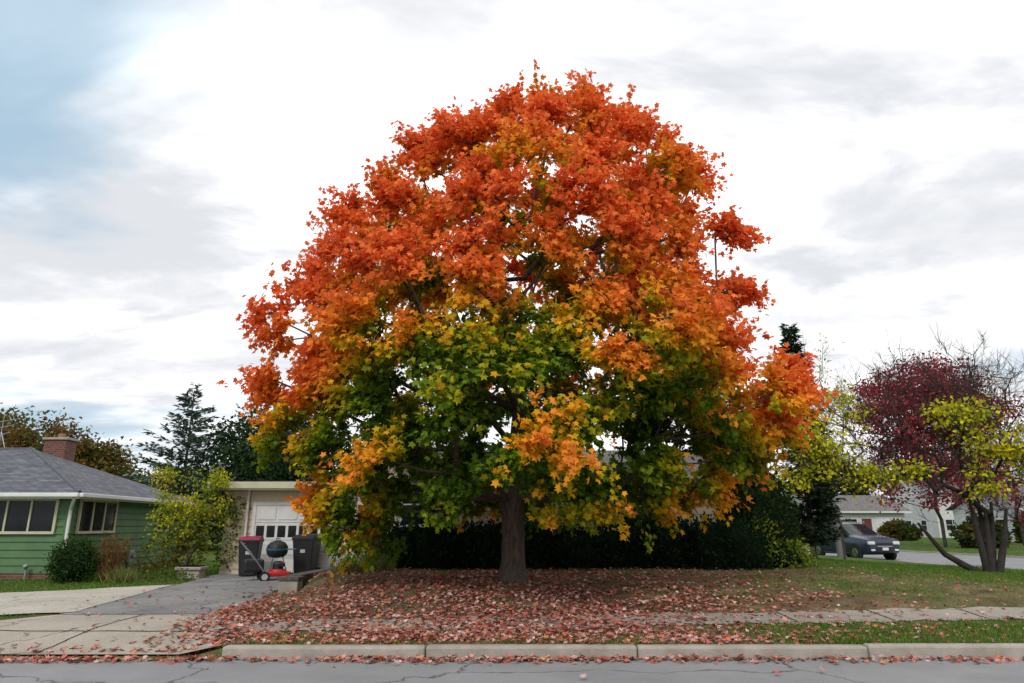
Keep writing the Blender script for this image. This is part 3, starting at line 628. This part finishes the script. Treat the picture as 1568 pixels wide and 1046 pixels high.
obox('electric_meter_box',(cx+ts[0]*3.6,cy+ts[1]*3.6),ts,ns,0,.32,.045,.16,.42,.8,METAL,gh,.02)
cyl('meter_dial',(cx+.16+ts[0]*3.76,cy+ts[1]*3.76,.65),(cx+.24+ts[0]*3.76,cy+ts[1]*3.76,.65),.09,.08,METAL,gh)
frusta('vent_pipe',[(-12.75,18.85,.1)],[(-12.75,18.85,.5)],[.03],[.03],METAL,gh,8); cyl('vent_hood',(-12.75,18.85,.5),(-12.75,18.78,.56),.06,.05,METAL,gh)
# ---------------------------------------------------------------- beige house + garage
bh=empty('beige_house')
gz=.15; wy=21.0
siding('garage_siding_left',(-8.55,wy),(-7.72,wy),gz,2.62,BEIGE,bh)
siding('garage_siding_right',(-4.98,wy),(-4.6,wy),gz,2.62,BEIGE,bh)
siding('garage_siding_top',(-7.72,wy),(-4.98,wy),2.25,2.62,BEIGE,bh)
mesh('garage_core',[(-8.54,wy+.02,0),(-4.6,wy+.02,0),(-4.6,28,0),(-8.54,28,0),(-8.54,wy+.02,2.6),(-4.6,wy+.02,2.6),(-4.6,28,2.6),(-8.54,28,2.6)],[(0,1,5,4),(1,2,6,5),(2,3,7,6),(3,0,4,7)],BEIGE,bh)
box('flat_roof',-8.95,-4.3,20.45,28.3,2.62,2.80,CREAM,bh,.01); box('roof_membrane',-8.9,-4.35,20.5,28.2,2.803,2.83,M('roof_membrane',(.25,.24,.22)),bh)
box('soffit_board',-8.9,-4.35,20.5,20.96,2.58,2.617,CREAM,bh)
x0,x1=-7.62,-5.08
box('door_frame_left',x0-.1,x0,wy-.05,wy+.01,gz,2.16,WHITE,bh); box('door_frame_right',x1,x1+.1,wy-.05,wy+.01,gz,2.16,WHITE,bh); box('door_frame_top',x0-.1,x1+.1,wy-.052,wy+.01,2.162,2.25,WHITE,bh)
rows=[(.16,.645),(.655,1.145),(1.155,1.645),(1.655,2.155)]
for r_i,(a_,b_) in enumerate(rows):
    box('door_section_%d'%r_i,x0,x1,wy-.03,wy+.005,a_,b_,WHITE,bh,.004)
    nP=8; w=(x1-x0)/nP
    for i in range(nP):
        xa=x0+i*w+.04; xb=x0+(i+1)*w-.04
        if r_i==2:
            box('door_pane',xa,xb,wy-.037,wy-.031,a_+.08,b_-.08,GLASS,bh)
        elif i%2==0:
            box('door_panel',xa,xb+w,wy-.05,wy-.031,a_+.08,b_-.08,WHITE,bh,.008)
frusta('downspout',[(-7.86,20.9,2.6)],[(-7.86,20.9,.3)],[.04],[.04],WHITE,bh,8)
hz=.45; hy=20.0
siding('siding_front',(-4.4,hy),(5.8,hy),hz,3.05,BEIGE,bh,board=.24)
mesh('house_core',[(-4.4,hy+.02,0),(5.8,hy+.02,0),(5.8,28,0),(-4.4,28,0),(-4.4,hy+.02,3.05),(5.8,hy+.02,3.05),(5.8,28,3.05),(-4.4,28,3.05)],[(0,1,5,4),(1,2,6,5),(2,3,7,6),(3,0,4,7)],BEIGE,bh)
window(bh,(-3.1,hy),tf,nf,1.4,1.6,2.7,2,WHITE,rows=2); window(bh,(-.35,hy),tf,nf,.9,1.9,2.75,1,WHITE,rows=2); window(bh,(2.3,hy),tf,nf,2.0,1.5,2.75,3,WHITE)
V=[(-4.9,hy-.5,3.0),(6.3,hy-.5,3.0),(6.3,24,4.1),(-4.9,24,4.1),(6.3,28.5,3.0),(-4.9,28.5,3.0)]
roof('roof_shingles',V,[(0,1,2,3),(3,2,4,5)],SHINGB,bh)
box('roof_fascia',-4.9,6.3,hy-.53,hy-.50,2.84,2.99,CREAM,bh); box('roof_soffit',-4.9,6.3,hy-.498,hy-.04,2.86,2.88,CREAM,bh)
mesh('gable_end',[(5.8,hy,3.05),(5.8,28,3.05),(5.8,24,4.03)],[(0,1,2)],BEIGE,bh)
# ---------------------------------------------------------------- far white houses
DOORM=M('door',(.15,.05,.04)); GROOVE=M('groove',(.3,.3,.3))
def far_house(x0,x1,y0,y1,h,rh,wall=WHITED,roofm=SHINGB,gar=True):
    e=empty('white_house')
    siding('siding_front',(x0,y0),(x1,y0),0,h,wall,e); siding('siding_side',(x0,y1),(x0,y0),0,h,wall,e)
    mesh('core',[(x0+.02,y0+.02,0),(x1,y0+.02,0),(x1,y1,0),(x0+.02,y1,0),(x0+.02,y0+.02,h),(x1,y0+.02,h),(x1,y1,h),(x0+.02,y1,h)],[(0,1,5,4),(1,2,6,5),(2,3,7,6),(3,0,4,7)],wall,e)
    ym=(y0+y1)/2
    roof('roof',[(x0-.5,y0-.5,h-.02),(x1+.5,y0-.5,h-.02),(x1+.5,ym,h+rh),(x0-.5,ym,h+rh),(x1+.5,y1+.5,h-.02),(x0-.5,y1+.5,h-.02)],[(0,1,2,3),(3,2,4,5)],roofm,e)
    mesh('gable',[(x0,y0,h),(x0,y1,h),(x0,ym,h+rh-.1)],[(0,2,1)],wall,e)
    w=x1-x0
    box('fascia',x0-.5,x1+.5,y0-.54,y0-.5,h-.2,h-.03,WHITE,e)
    window(e,(x0+w*.08,y0),tf,nf,1.5,1.0,2.1,2,WHITE,rows=2); window(e,(x0+w*.33,y0),tf,nf,1.2,1.0,2.1,2,WHITE,rows=2)
    box('door',x0+w*.52,x0+w*.52+.95,y0-.05,y0,.15,2.15,DOORM,e,.01)
    if gar:
        box('garage_door',x0+w*.68,x0+w*.95,y0-.05,y0,.1,2.3,WHITE,e,.01)
        for q in range(3): box('garage_door_groove',x0+w*.69,x0+w*.94,y0-.06,y0-.052,.6+q*.5,.63+q*.5,GROOVE,e)
    for yy in (y0+2,y0+5): 
        window(e,(x0,yy+1),(0,-1),(-1,0),1.0,1.0,2.0,1,WHITE,rows=2)
    return e
far_house(30,39,70,79,2.9,1.7); far_house(42,53,58,67,2.9,1.9,wall=WHITED); far_house(30,40,92,102,3.0,2.6); far_house(47,58,78,87,5.2,2.6,gar=False)
def far_mass(name,cs,pal,n=40,size=.75):
    e=empty(name); pal=np.array(pal)
    for i,(c_,r_) in enumerate(cs):
        cc=ell(c_,r_,90,.4,.2); m=len(cc)*n; ci=np.repeat(np.arange(len(cc)),n); v=nrm(rng.normal(0,1,(m,3)))*rng.uniform(0,1,(m,1))**.5
        pos=cc[ci]+v*min(r_)*.3; col=pal[rng.integers(0,len(pal),len(cc))][ci]*rng.uniform(.6,1.3,(m,1))
        polys('foliage',place(DIAM,pos,v+rng.normal(0,.6,(m,3)),v+np.array([0,0,.6])+rng.normal(0,.5,(m,3)),size*rng.uniform(.6,1.3,m)),col,LEAF,e)
        frusta('trunk',[(c_[0],c_[1],0)],[(c_[0],c_[1],c_[2])],[.3],[.15],BARKG,e,8)
FG=[(.05,.08,.025),(.08,.10,.025),(.13,.10,.025),(.04,.065,.025)]
far_mass('background_trees',[((22,100,4),(6,4,4.5)),((34,108,5),(7,4,5)),((48,106,6),(8,4,6)),((62,100,6),(9,5,6.5)),((12,110,4),(7,4,5)),((64,76,4),(5,4,5)),((-30,75,3),(6,4,3.5)),((-22,80,3),(7,4,3.5)),((-62,70,5),(8,5,6)),((0,75,4),(9,5,5)),((-10,70,4),(8,5,4.5)),((75,80,6),(9,5,7))],FG)
far_mass('background_bushes',[((24.5,56,1),(1.6,1,1.2)),((30.5,66,.8),(2.2,1,1)),((35,64,.8),(1.8,.8,1)),((40.5,55,1),(1.2,1,1.3)),((29,44,.9),(1.2,1.2,1.2)),((-27,44,1.2),(3,2,1.8)),((-13.6,27,1),(1.0,.8,1.1))],FG,60,.3)
# ---------------------------------------------------------------- vehicles
CARB=M('car_paint_navy',(.012,.02,.04),(.015,.025,.05),1,.22,spec=.8); CARG=M('car_paint_silver',(.30,.31,.33),None,1,.25,spec=.7,metal=.5)
RUB=M('rubber',(.02,.02,.02),None,8,.85); CHR=M('chrome',(.6,.6,.62),None,3,.2,metal=1); BLK=M('black_plastic',(.025,.025,.027),(.018,.018,.02),6,.5,.1)
LAMP=M('headlight',(.75,.78,.8),None,2,.1,spec=.9); REDP=M('red_lens',(.35,.02,.02),None,2,.3)
def suv(name,loc,ang,paint):
    e=empty(name)
    st=[(0,.40,.72,.74,.74,.70),(.10,.34,.90,.92,.84,.78),(.45,.26,.97,1.01,.90,.80),(1.0,.24,1.02,1.08,.92,.80),(1.28,.24,1.06,1.13,.92,.78),(2.02,.24,1.07,1.60,.925,.66),(2.4,.24,1.08,1.66,.925,.66),(3.2,.24,1.10,1.68,.925,.66),(3.95,.24,1.12,1.64,.92,.64),(4.45,.28,1.10,1.30,.90,.70),(4.6,.34,.95,1.02,.86,.72),(4.68,.42,.80,.84,.80,.70)]
    V=[];F=[];mi=[]
    for s,zb_,zbelt,zt_,w,wt in st:
        half=[(w*.93,zb_),(w*.99,zb_+.14),(w,(zb_+zbelt)/2),(w*.985,zbelt-.05),(w*.95,zbelt),(wt,zt_-.03),(wt*.86,zt_),(0,zt_+.015)]
        for a_,b_ in half: V.append((s,a_,b_))
        for a_,b_ in half[:-1][::-1]: V.append((s,-a_,b_))
    n=15
    for i in range(len(st)-1):
        for j in range(n-1):
            F.append((i*n+j,i*n+j+1,(i+1)*n+j+1,(i+1)*n+j)); 
            g=0
            if j in(4,9) and 4<=i<=8: g=1
            if j in(5,6,7,8) and i in(4,8): g=1
            mi.append(g)
    F.append(tuple(range(n))); mi.append(0); F.append(tuple(range((len(st)-1)*n+n-1,(len(st)-1)*n-1,-1))); mi.append(0)
    for i in range(len(st)-1): F.append((i*n,(i+1)*n,(i+1)*n+n-1,i*n+n-1)); mi.append(0)
    o=mesh('body',V,F,[paint,GLASS],e,smooth=False); o.data.polygons.foreach_set('material_index',mi)
    o.data.polygons.foreach_set('use_smooth',[True]*len(F))
    o.data.set_sharp_from_angle(angle=math.radians(32))
    for sx in (.85,3.72):
        for sd in(-1,1):
            cyl('arch',(sx,sd*.80,.34),(sx,sd*.932,.34),.41,.41,BLK,e,24); cyl('tyre',(sx,sd*.74,.34),(sx,sd*.945,.34),.34,.34,RUB,e,24)
            cyl('rim',(sx,sd*.9,.34),(sx,sd*.952,.34),.22,.20,CHR,e,12); cyl('hub',(sx,sd*.95,.34),(sx,sd*.958,.34),.06,.05,BLK,e,10)
            for q in range(5):
                a_=q*2*math.pi/5; cyl('spoke_gap',(sx+.13*math.cos(a_),sd*.95,.34+.13*math.sin(a_)),(sx+.13*math.cos(a_),sd*.956,.34+.13*math.sin(a_)),.035,.035,BLK,e,8)
    box('grille_upper',-.02,.10,-.36,.36,.66,.78,BLK,e,.01); box('grille_bar',-.035,.05,-.38,.38,.60,.645,CHR,e,.01); box('grille_lower',-.025,.10,-.42,.42,.42,.58,BLK,e,.01)
    for sd in(-1,1):
        a_,b_=sorted((sd*.46,sd*.80)); box('headlight',-.01,.26,a_,b_,.70,.84,LAMP,e,.03)
        a_,b_=sorted((sd*.5,sd*.7)); box('fog_lamp',-.02,.2,a_,b_,.42,.50,LAMP,e,.02)
        a_,b_=sorted((sd*.93,sd*1.08)); box('mirror',1.55,1.72,a_,b_,1.06,1.2,paint,e,.03)
        a_,b_=sorted((sd*.66,sd*.72)); box('roof_rail',2.2,4.0,a_-.02,b_-.02,1.68,1.72,CHR,e,.01)
        for s_ in (2.55,3.45): 
            mesh('pillar',[(s_,sd*.888,1.06),(s_+.09,sd*.888,1.06),(s_+.07,sd*.668,1.64),(s_,sd*.668,1.64)],[(0,1,2,3)],BLK,e)
        box('door_seam',2.52,2.535,min(sd*.90,sd*.93),max(sd*.90,sd*.93),.4,1.05,BLK,e); box('tail_lamp',4.5,4.66,*sorted((sd*.62,sd*.84)),.86,1.05,REDP,e,.02)
    box('licence_plate',-.05,-.02,-.15,.15,.45,.57,LAMP,e); box('sill',.9,3.7,-.93,.93,.22,.30,BLK,e,.02); box('bumper_rear',4.6,4.74,-.8,.8,.42,.6,BLK,e,.03)
    e.location=loc; e.rotation_euler=(0,0,ang); return e
suv('parked_car',(17.05,32.6,.006),math.atan2(1,-.17),CARB)
suv('parked_car',(16.3,46,.006),math.atan2(1,-.143),CARG)
up=empty('utility_post'); box('post',14.62,14.87,31.9,32.15,-.05,2.35,M('weathered_wood',(.22,.21,.20),(.14,.13,.12),6,.9,.3,stretch=(4,4,.5)),up,.02); box('cap',14.59,14.90,31.87,32.18,2.35,2.39,METAL,up)
# ---------------------------------------------------------------- bins, mower
LABEL=M('label',(.5,.5,.5))
def bin_(name,x,y,z,lid,ang=0.0,h=1.0,w=.56):
    e=empty(name)
    b_=mesh('body',[(-w*.38,-w*.42,.06),(w*.38,-w*.42,.06),(w*.38,w*.36,.06),(-w*.38,w*.36,.06),(-w*.5,-w*.55,h*.9),(w*.5,-w*.55,h*.9),(w*.5,w*.5,h*.9),(-w*.5,w*.5,h*.9)],[(0,3,2,1),(0,1,5,4),(1,2,6,5),(2,3,7,6),(3,0,4,7),(4,5,6,7)],BLK,e)
    m_=b_.modifiers.new('b','BEVEL'); m_.width=.03; m_.segments=3
    box('rim',-w*.53,w*.53,-w*.58,w*.53,h*.88,h*.93,BLK,e,.012)
    V=[(-w*.54,-w*.62,h*.932),(w*.54,-w*.62,h*.932),(w*.54,w*.56,h*.932),(-w*.54,w*.56,h*.932),(-w*.44,-w*.45,h*1.0),(w*.44,-w*.45,h*1.0),(w*.44,w*.5,h*1.03),(-w*.44,w*.5,h*1.03)]
    l_=mesh('lid',V,[(0,3,2,1),(0,1,5,4),(1,2,6,5),(2,3,7,6),(3,0,4,7),(4,5,6,7)],lid,e); m_=l_.modifiers.new('b','BEVEL'); m_.width=.02; m_.segments=2
    cyl('handle',(-w*.4,w*.62,h*.93),(w*.4,w*.62,h*.93),.018,.018,BLK,e,8)
    for sd in(-1,1):
        cyl('wheel',(sd*w*.40,w*.42,.12),(sd*w*.5,w*.42,.12),.12,.12,RUB,e,16); box('handle_bracket',*sorted((sd*w*.36,sd*w*.42)),w*.5,w*.64,h*.88,h*.95,BLK,e)
    box('label',-.07,.07,-w*.515,-w*.50,h*.58,h*.66,LABEL,e)
    e.location=(x,y,z); e.rotation_euler=(0,0,ang); return e
PINK=M('pink_lid_plastic',(.30,.02,.07),(.26,.018,.06),4,.45)
bin_('trash_bin',-7.35,20.05,.17,PINK,.15,1.08); bin_('trash_bin',-5.85,20.35,.17,BLK,-.1,1.14,.62)
mo=empty('lawn_mower'); RED=M('mower_red',(.45,.015,.015),(.38,.012,.012),4,.3,spec=.6); TEAL=M('teal_plastic',(.02,.14,.22),(.02,.11,.18),4,.4)
box('deck',-.36,.34,-.27,.27,.13,.24,RED,mo,.04,.92); cyl('deck_dome',(0,0,.22),(0,0,.30),.24,.18,RED,mo,20)
cyl('engine',(0,0,.29),(0,0,.42),.14,.13,BLK,mo,16); cyl('engine_shroud',(0,0,.42),(0,0,.50),.15,.10,BLK,mo,16); box('fuel_tank',-.02,.16,-.17,-.05,.36,.46,BLK,mo,.02); cyl('fuel_cap',(.08,-.11,.46),(.08,-.11,.49),.03,.03,RED,mo,10)
HUB=M('hub_grey',(.5,.5,.5))
for sx in(-.34,.32):
    for sd in(-1,1):
        r=.13 if sx<0 else .11
        cyl('wheel',(sx,sd*.27,r),(sx,sd*.33,r),r,r,RUB,mo,18); cyl('wheel_hub',(sx,sd*.32,r),(sx,sd*.336,r),r*.62,r*.58,HUB,mo,14)
box('grass_bag',-.86,-.36,-.2,.2,.24,.56,BLK,mo,.06)
for sd in(-1,1): frusta('handle_side',[(-.32,sd*.24,.2),(-.72,sd*.24,.72)],[(-.72,sd*.24,.72),(-.98,sd*.22,1.0)],[.014]*2,[.014]*2,METAL,mo,8)
cyl('handle_grip',(-.98,-.22,1.0),(-.98,.22,1.0),.018,.018,BLK,mo,10); cyl('control_bar',(-.88,-.22,.95),(-.88,.22,.95),.009,.009,METAL,mo,8)
mo.location=(-6.1,18.7,.18); mo.rotation_euler=(0,0,math.radians(25))
gr=empty('kettle_grill')
V=[];F=[];prof=[(.05,.55),(.2,.57),(.27,.66),(.29,.76),(.27,.86),(.2,.95),(.08,1.0),(0.01,1.01)]
k=20
for r,z in prof:
    for i in range(k): V.append((r*math.cos(2*math.pi*i/k),r*math.sin(2*math.pi*i/k),z))
for j in range(len(prof)-1):
    for i in range(k): F.append((j*k+i,j*k+(i+1)%k,(j+1)*k+(i+1)%k,(j+1)*k+i))
mesh('bowl_and_lid',V,F,BLK,gr,smooth=True); cyl('lid_band',(0,0,.75),(0,0,.79),.295,.295,TEAL,gr,20); cyl('lid_handle',(-.06,0,1.05),(.06,0,1.05),.015,.015,BLK,gr,8)
frusta('legs',[(.12,.1,.6),(-.12,.1,.6),(0,-.14,.6)],[(.28,.24,0),(-.28,.24,0),(0,-.32,0)],[.014]*3,[.014]*3,METAL,gr,6); cyl('wheel',(.26,.24,.08),(.30,.24,.08),.08,.08,RUB,gr,12)
box('side_shelf',.28,.55,-.15,.15,.76,.79,TEAL,gr,.01)
gr.location=(-6.45,19.6,.17)
wr=empty('power_lines')
def wire(a,b,sag,r=.018):
    a=np.array(a,float);b=np.array(b,float);n=18;pts=[a*(1-t)+b*t-np.array([0,0,sag*4*t*(1-t)]) for t in np.linspace(0,1,n)]
    frusta('wire',pts[:-1],pts[1:],[r]*(n-1),[r]*(n-1),BLK,wr,4)
wire((60,48,14.8),(16,60,11.2),.6);wire((60,48,15.5),(16,60,12.0),.6);wire((60,48,14.0),(16,60,10.4),.6)
wire((-50,60,8.5),(-17,38,4.0),.8); 
for px_,py_,h_ in ((16,60,12.4),(60,48,16)):
    pe=empty('utility_pole'); cyl('pole',(px_,py_,0),(px_,py_,h_),.16,.11,BARKG,pe,10); box('crossarm',px_-1,px_+1,py_-.06,py_+.06,h_-.5,h_-.38,BARKG,pe)
# ---------------------------------------------------------------- world
w=bpy.data.worlds.new('sky'); S.world=w; w.use_nodes=True; n=w.node_tree.nodes; l=w.node_tree.links
bg=n['Background']; bg.inputs[1].default_value=.11
sk=n.new('ShaderNodeTexSky'); sk.sky_type='NISHITA'; sk.sun_disc=False; sk.sun_elevation=math.radians(42); sk.sun_rotation=math.radians(200)
tc=n.new('ShaderNodeTexCoord'); sp=n.new('ShaderNodeSeparateXYZ'); l.new(tc.outputs['Generated'],sp.inputs[0])
def mth(op,a,b=None,c=None):
    q=n.new('ShaderNodeMath'); q.operation=op
    for i,v in enumerate((a,b,c)):
        if v is None: continue
        if isinstance(v,(int,float)): q.inputs[i].default_value=v
        else: l.new(v,q.inputs[i])
    return q.outputs[0]
zc=mth('ADD',mth('MAXIMUM',sp.outputs[2],0.0),.16)
cxn=mth('DIVIDE',sp.outputs[0],zc); cyn=mth('DIVIDE',sp.outputs[1],zc)
cb_=n.new('ShaderNodeCombineXYZ'); l.new(mth('MULTIPLY',cxn,.6),cb_.inputs[0]); l.new(cyn,cb_.inputs[1])
def noise(sc,det,dist,off,ro=.55):
    q=n.new('ShaderNodeTexNoise'); q.inputs['Scale'].default_value=sc; q.inputs['Detail'].default_value=det; q.inputs['Distortion'].default_value=dist; q.inputs['Roughness'].default_value=ro
    mp=n.new('ShaderNodeMapping'); mp.inputs['Location'].default_value=off; l.new(cb_.outputs[0],mp.inputs[0]); l.new(mp.outputs[0],q.inputs['Vector']); return q.outputs[0]
nA=noise(1.1,5,.4,(3.1,1.2,0)); nB=noise(1.9,6,.3,(7.7,4.0,0),.6); nC=noise(3.2,5,.2,(2.,9.0,0),.55)
def rmp(v,a,b,c=0.,d=1.):
    q=n.new('ShaderNodeMapRange'); q.interpolation_type='SMOOTHSTEP'; q.inputs[1].default_value=a;q.inputs[2].default_value=b;q.inputs[3].default_value=c;q.inputs[4].default_value=d; l.new(v,q.inputs[0]); return q.outputs[0]
bias=rmp(sp.outputs[0],-.72,-.2,.18,-.06)
bias2=rmp(sp.outputs[0],.25,.65,0.,.10)
bb=mth('ADD',bias,bias2)
hole=rmp(mth('ADD',nA,bb),.54,.72)
grey=rmp(mth('ADD',nB,mth('MULTIPLY',bb,.6)),.42,.66)
def mixc(f,a,b):
    q=n.new('ShaderNodeMix'); q.data_type='RGBA'; l.new(f,q.inputs[0])
    for i,v in ((6,a),(7,b)):
        if isinstance(v,tuple): q.inputs[i].default_value=(*v,1)
        else: l.new(v,q.inputs[i])
    return q.outputs[2]
wh=mixc(rmp(nC,.38,.64),(13.2,13.2,13.3),(8.9,9.0,9.2))
cl=mixc(grey,wh,(7.0,7.2,7.6))
hz_=n.new('ShaderNodeMix'); hz_.data_type='RGBA'; hz_.inputs[0].default_value=.78; l.new(sk.outputs[0],hz_.inputs[6]); hz_.inputs[7].default_value=(3.8,5.9,7.5,1)
fin=mixc(mth('MULTIPLY',hole,.82),cl,hz_.outputs[2])
l.new(fin,bg.inputs[0])
sun=bpy.data.lights.new('sun','SUN'); sun.energy=1.5; sun.angle=math.radians(16); sun.color=(1,.96,.9)
so=bpy.data.objects.new('sun',sun); S.collection.objects.link(so); so.rotation_euler=(math.radians(48),0,math.radians(-20))
# ---------------------------------------------------------------- camera
cam=bpy.data.cameras.new('camera'); co=bpy.data.objects.new('camera',cam); S.collection.objects.link(co)
co.location=(0,0,1.6); co.rotation_euler=(math.radians(105),0,0); cam.lens=24; cam.sensor_width=36; cam.clip_end=2000; cam.clip_start=.1
S.camera=co
S.view_settings.view_transform='Standard'; S.view_settings.look='None'; S.view_settings.exposure=0
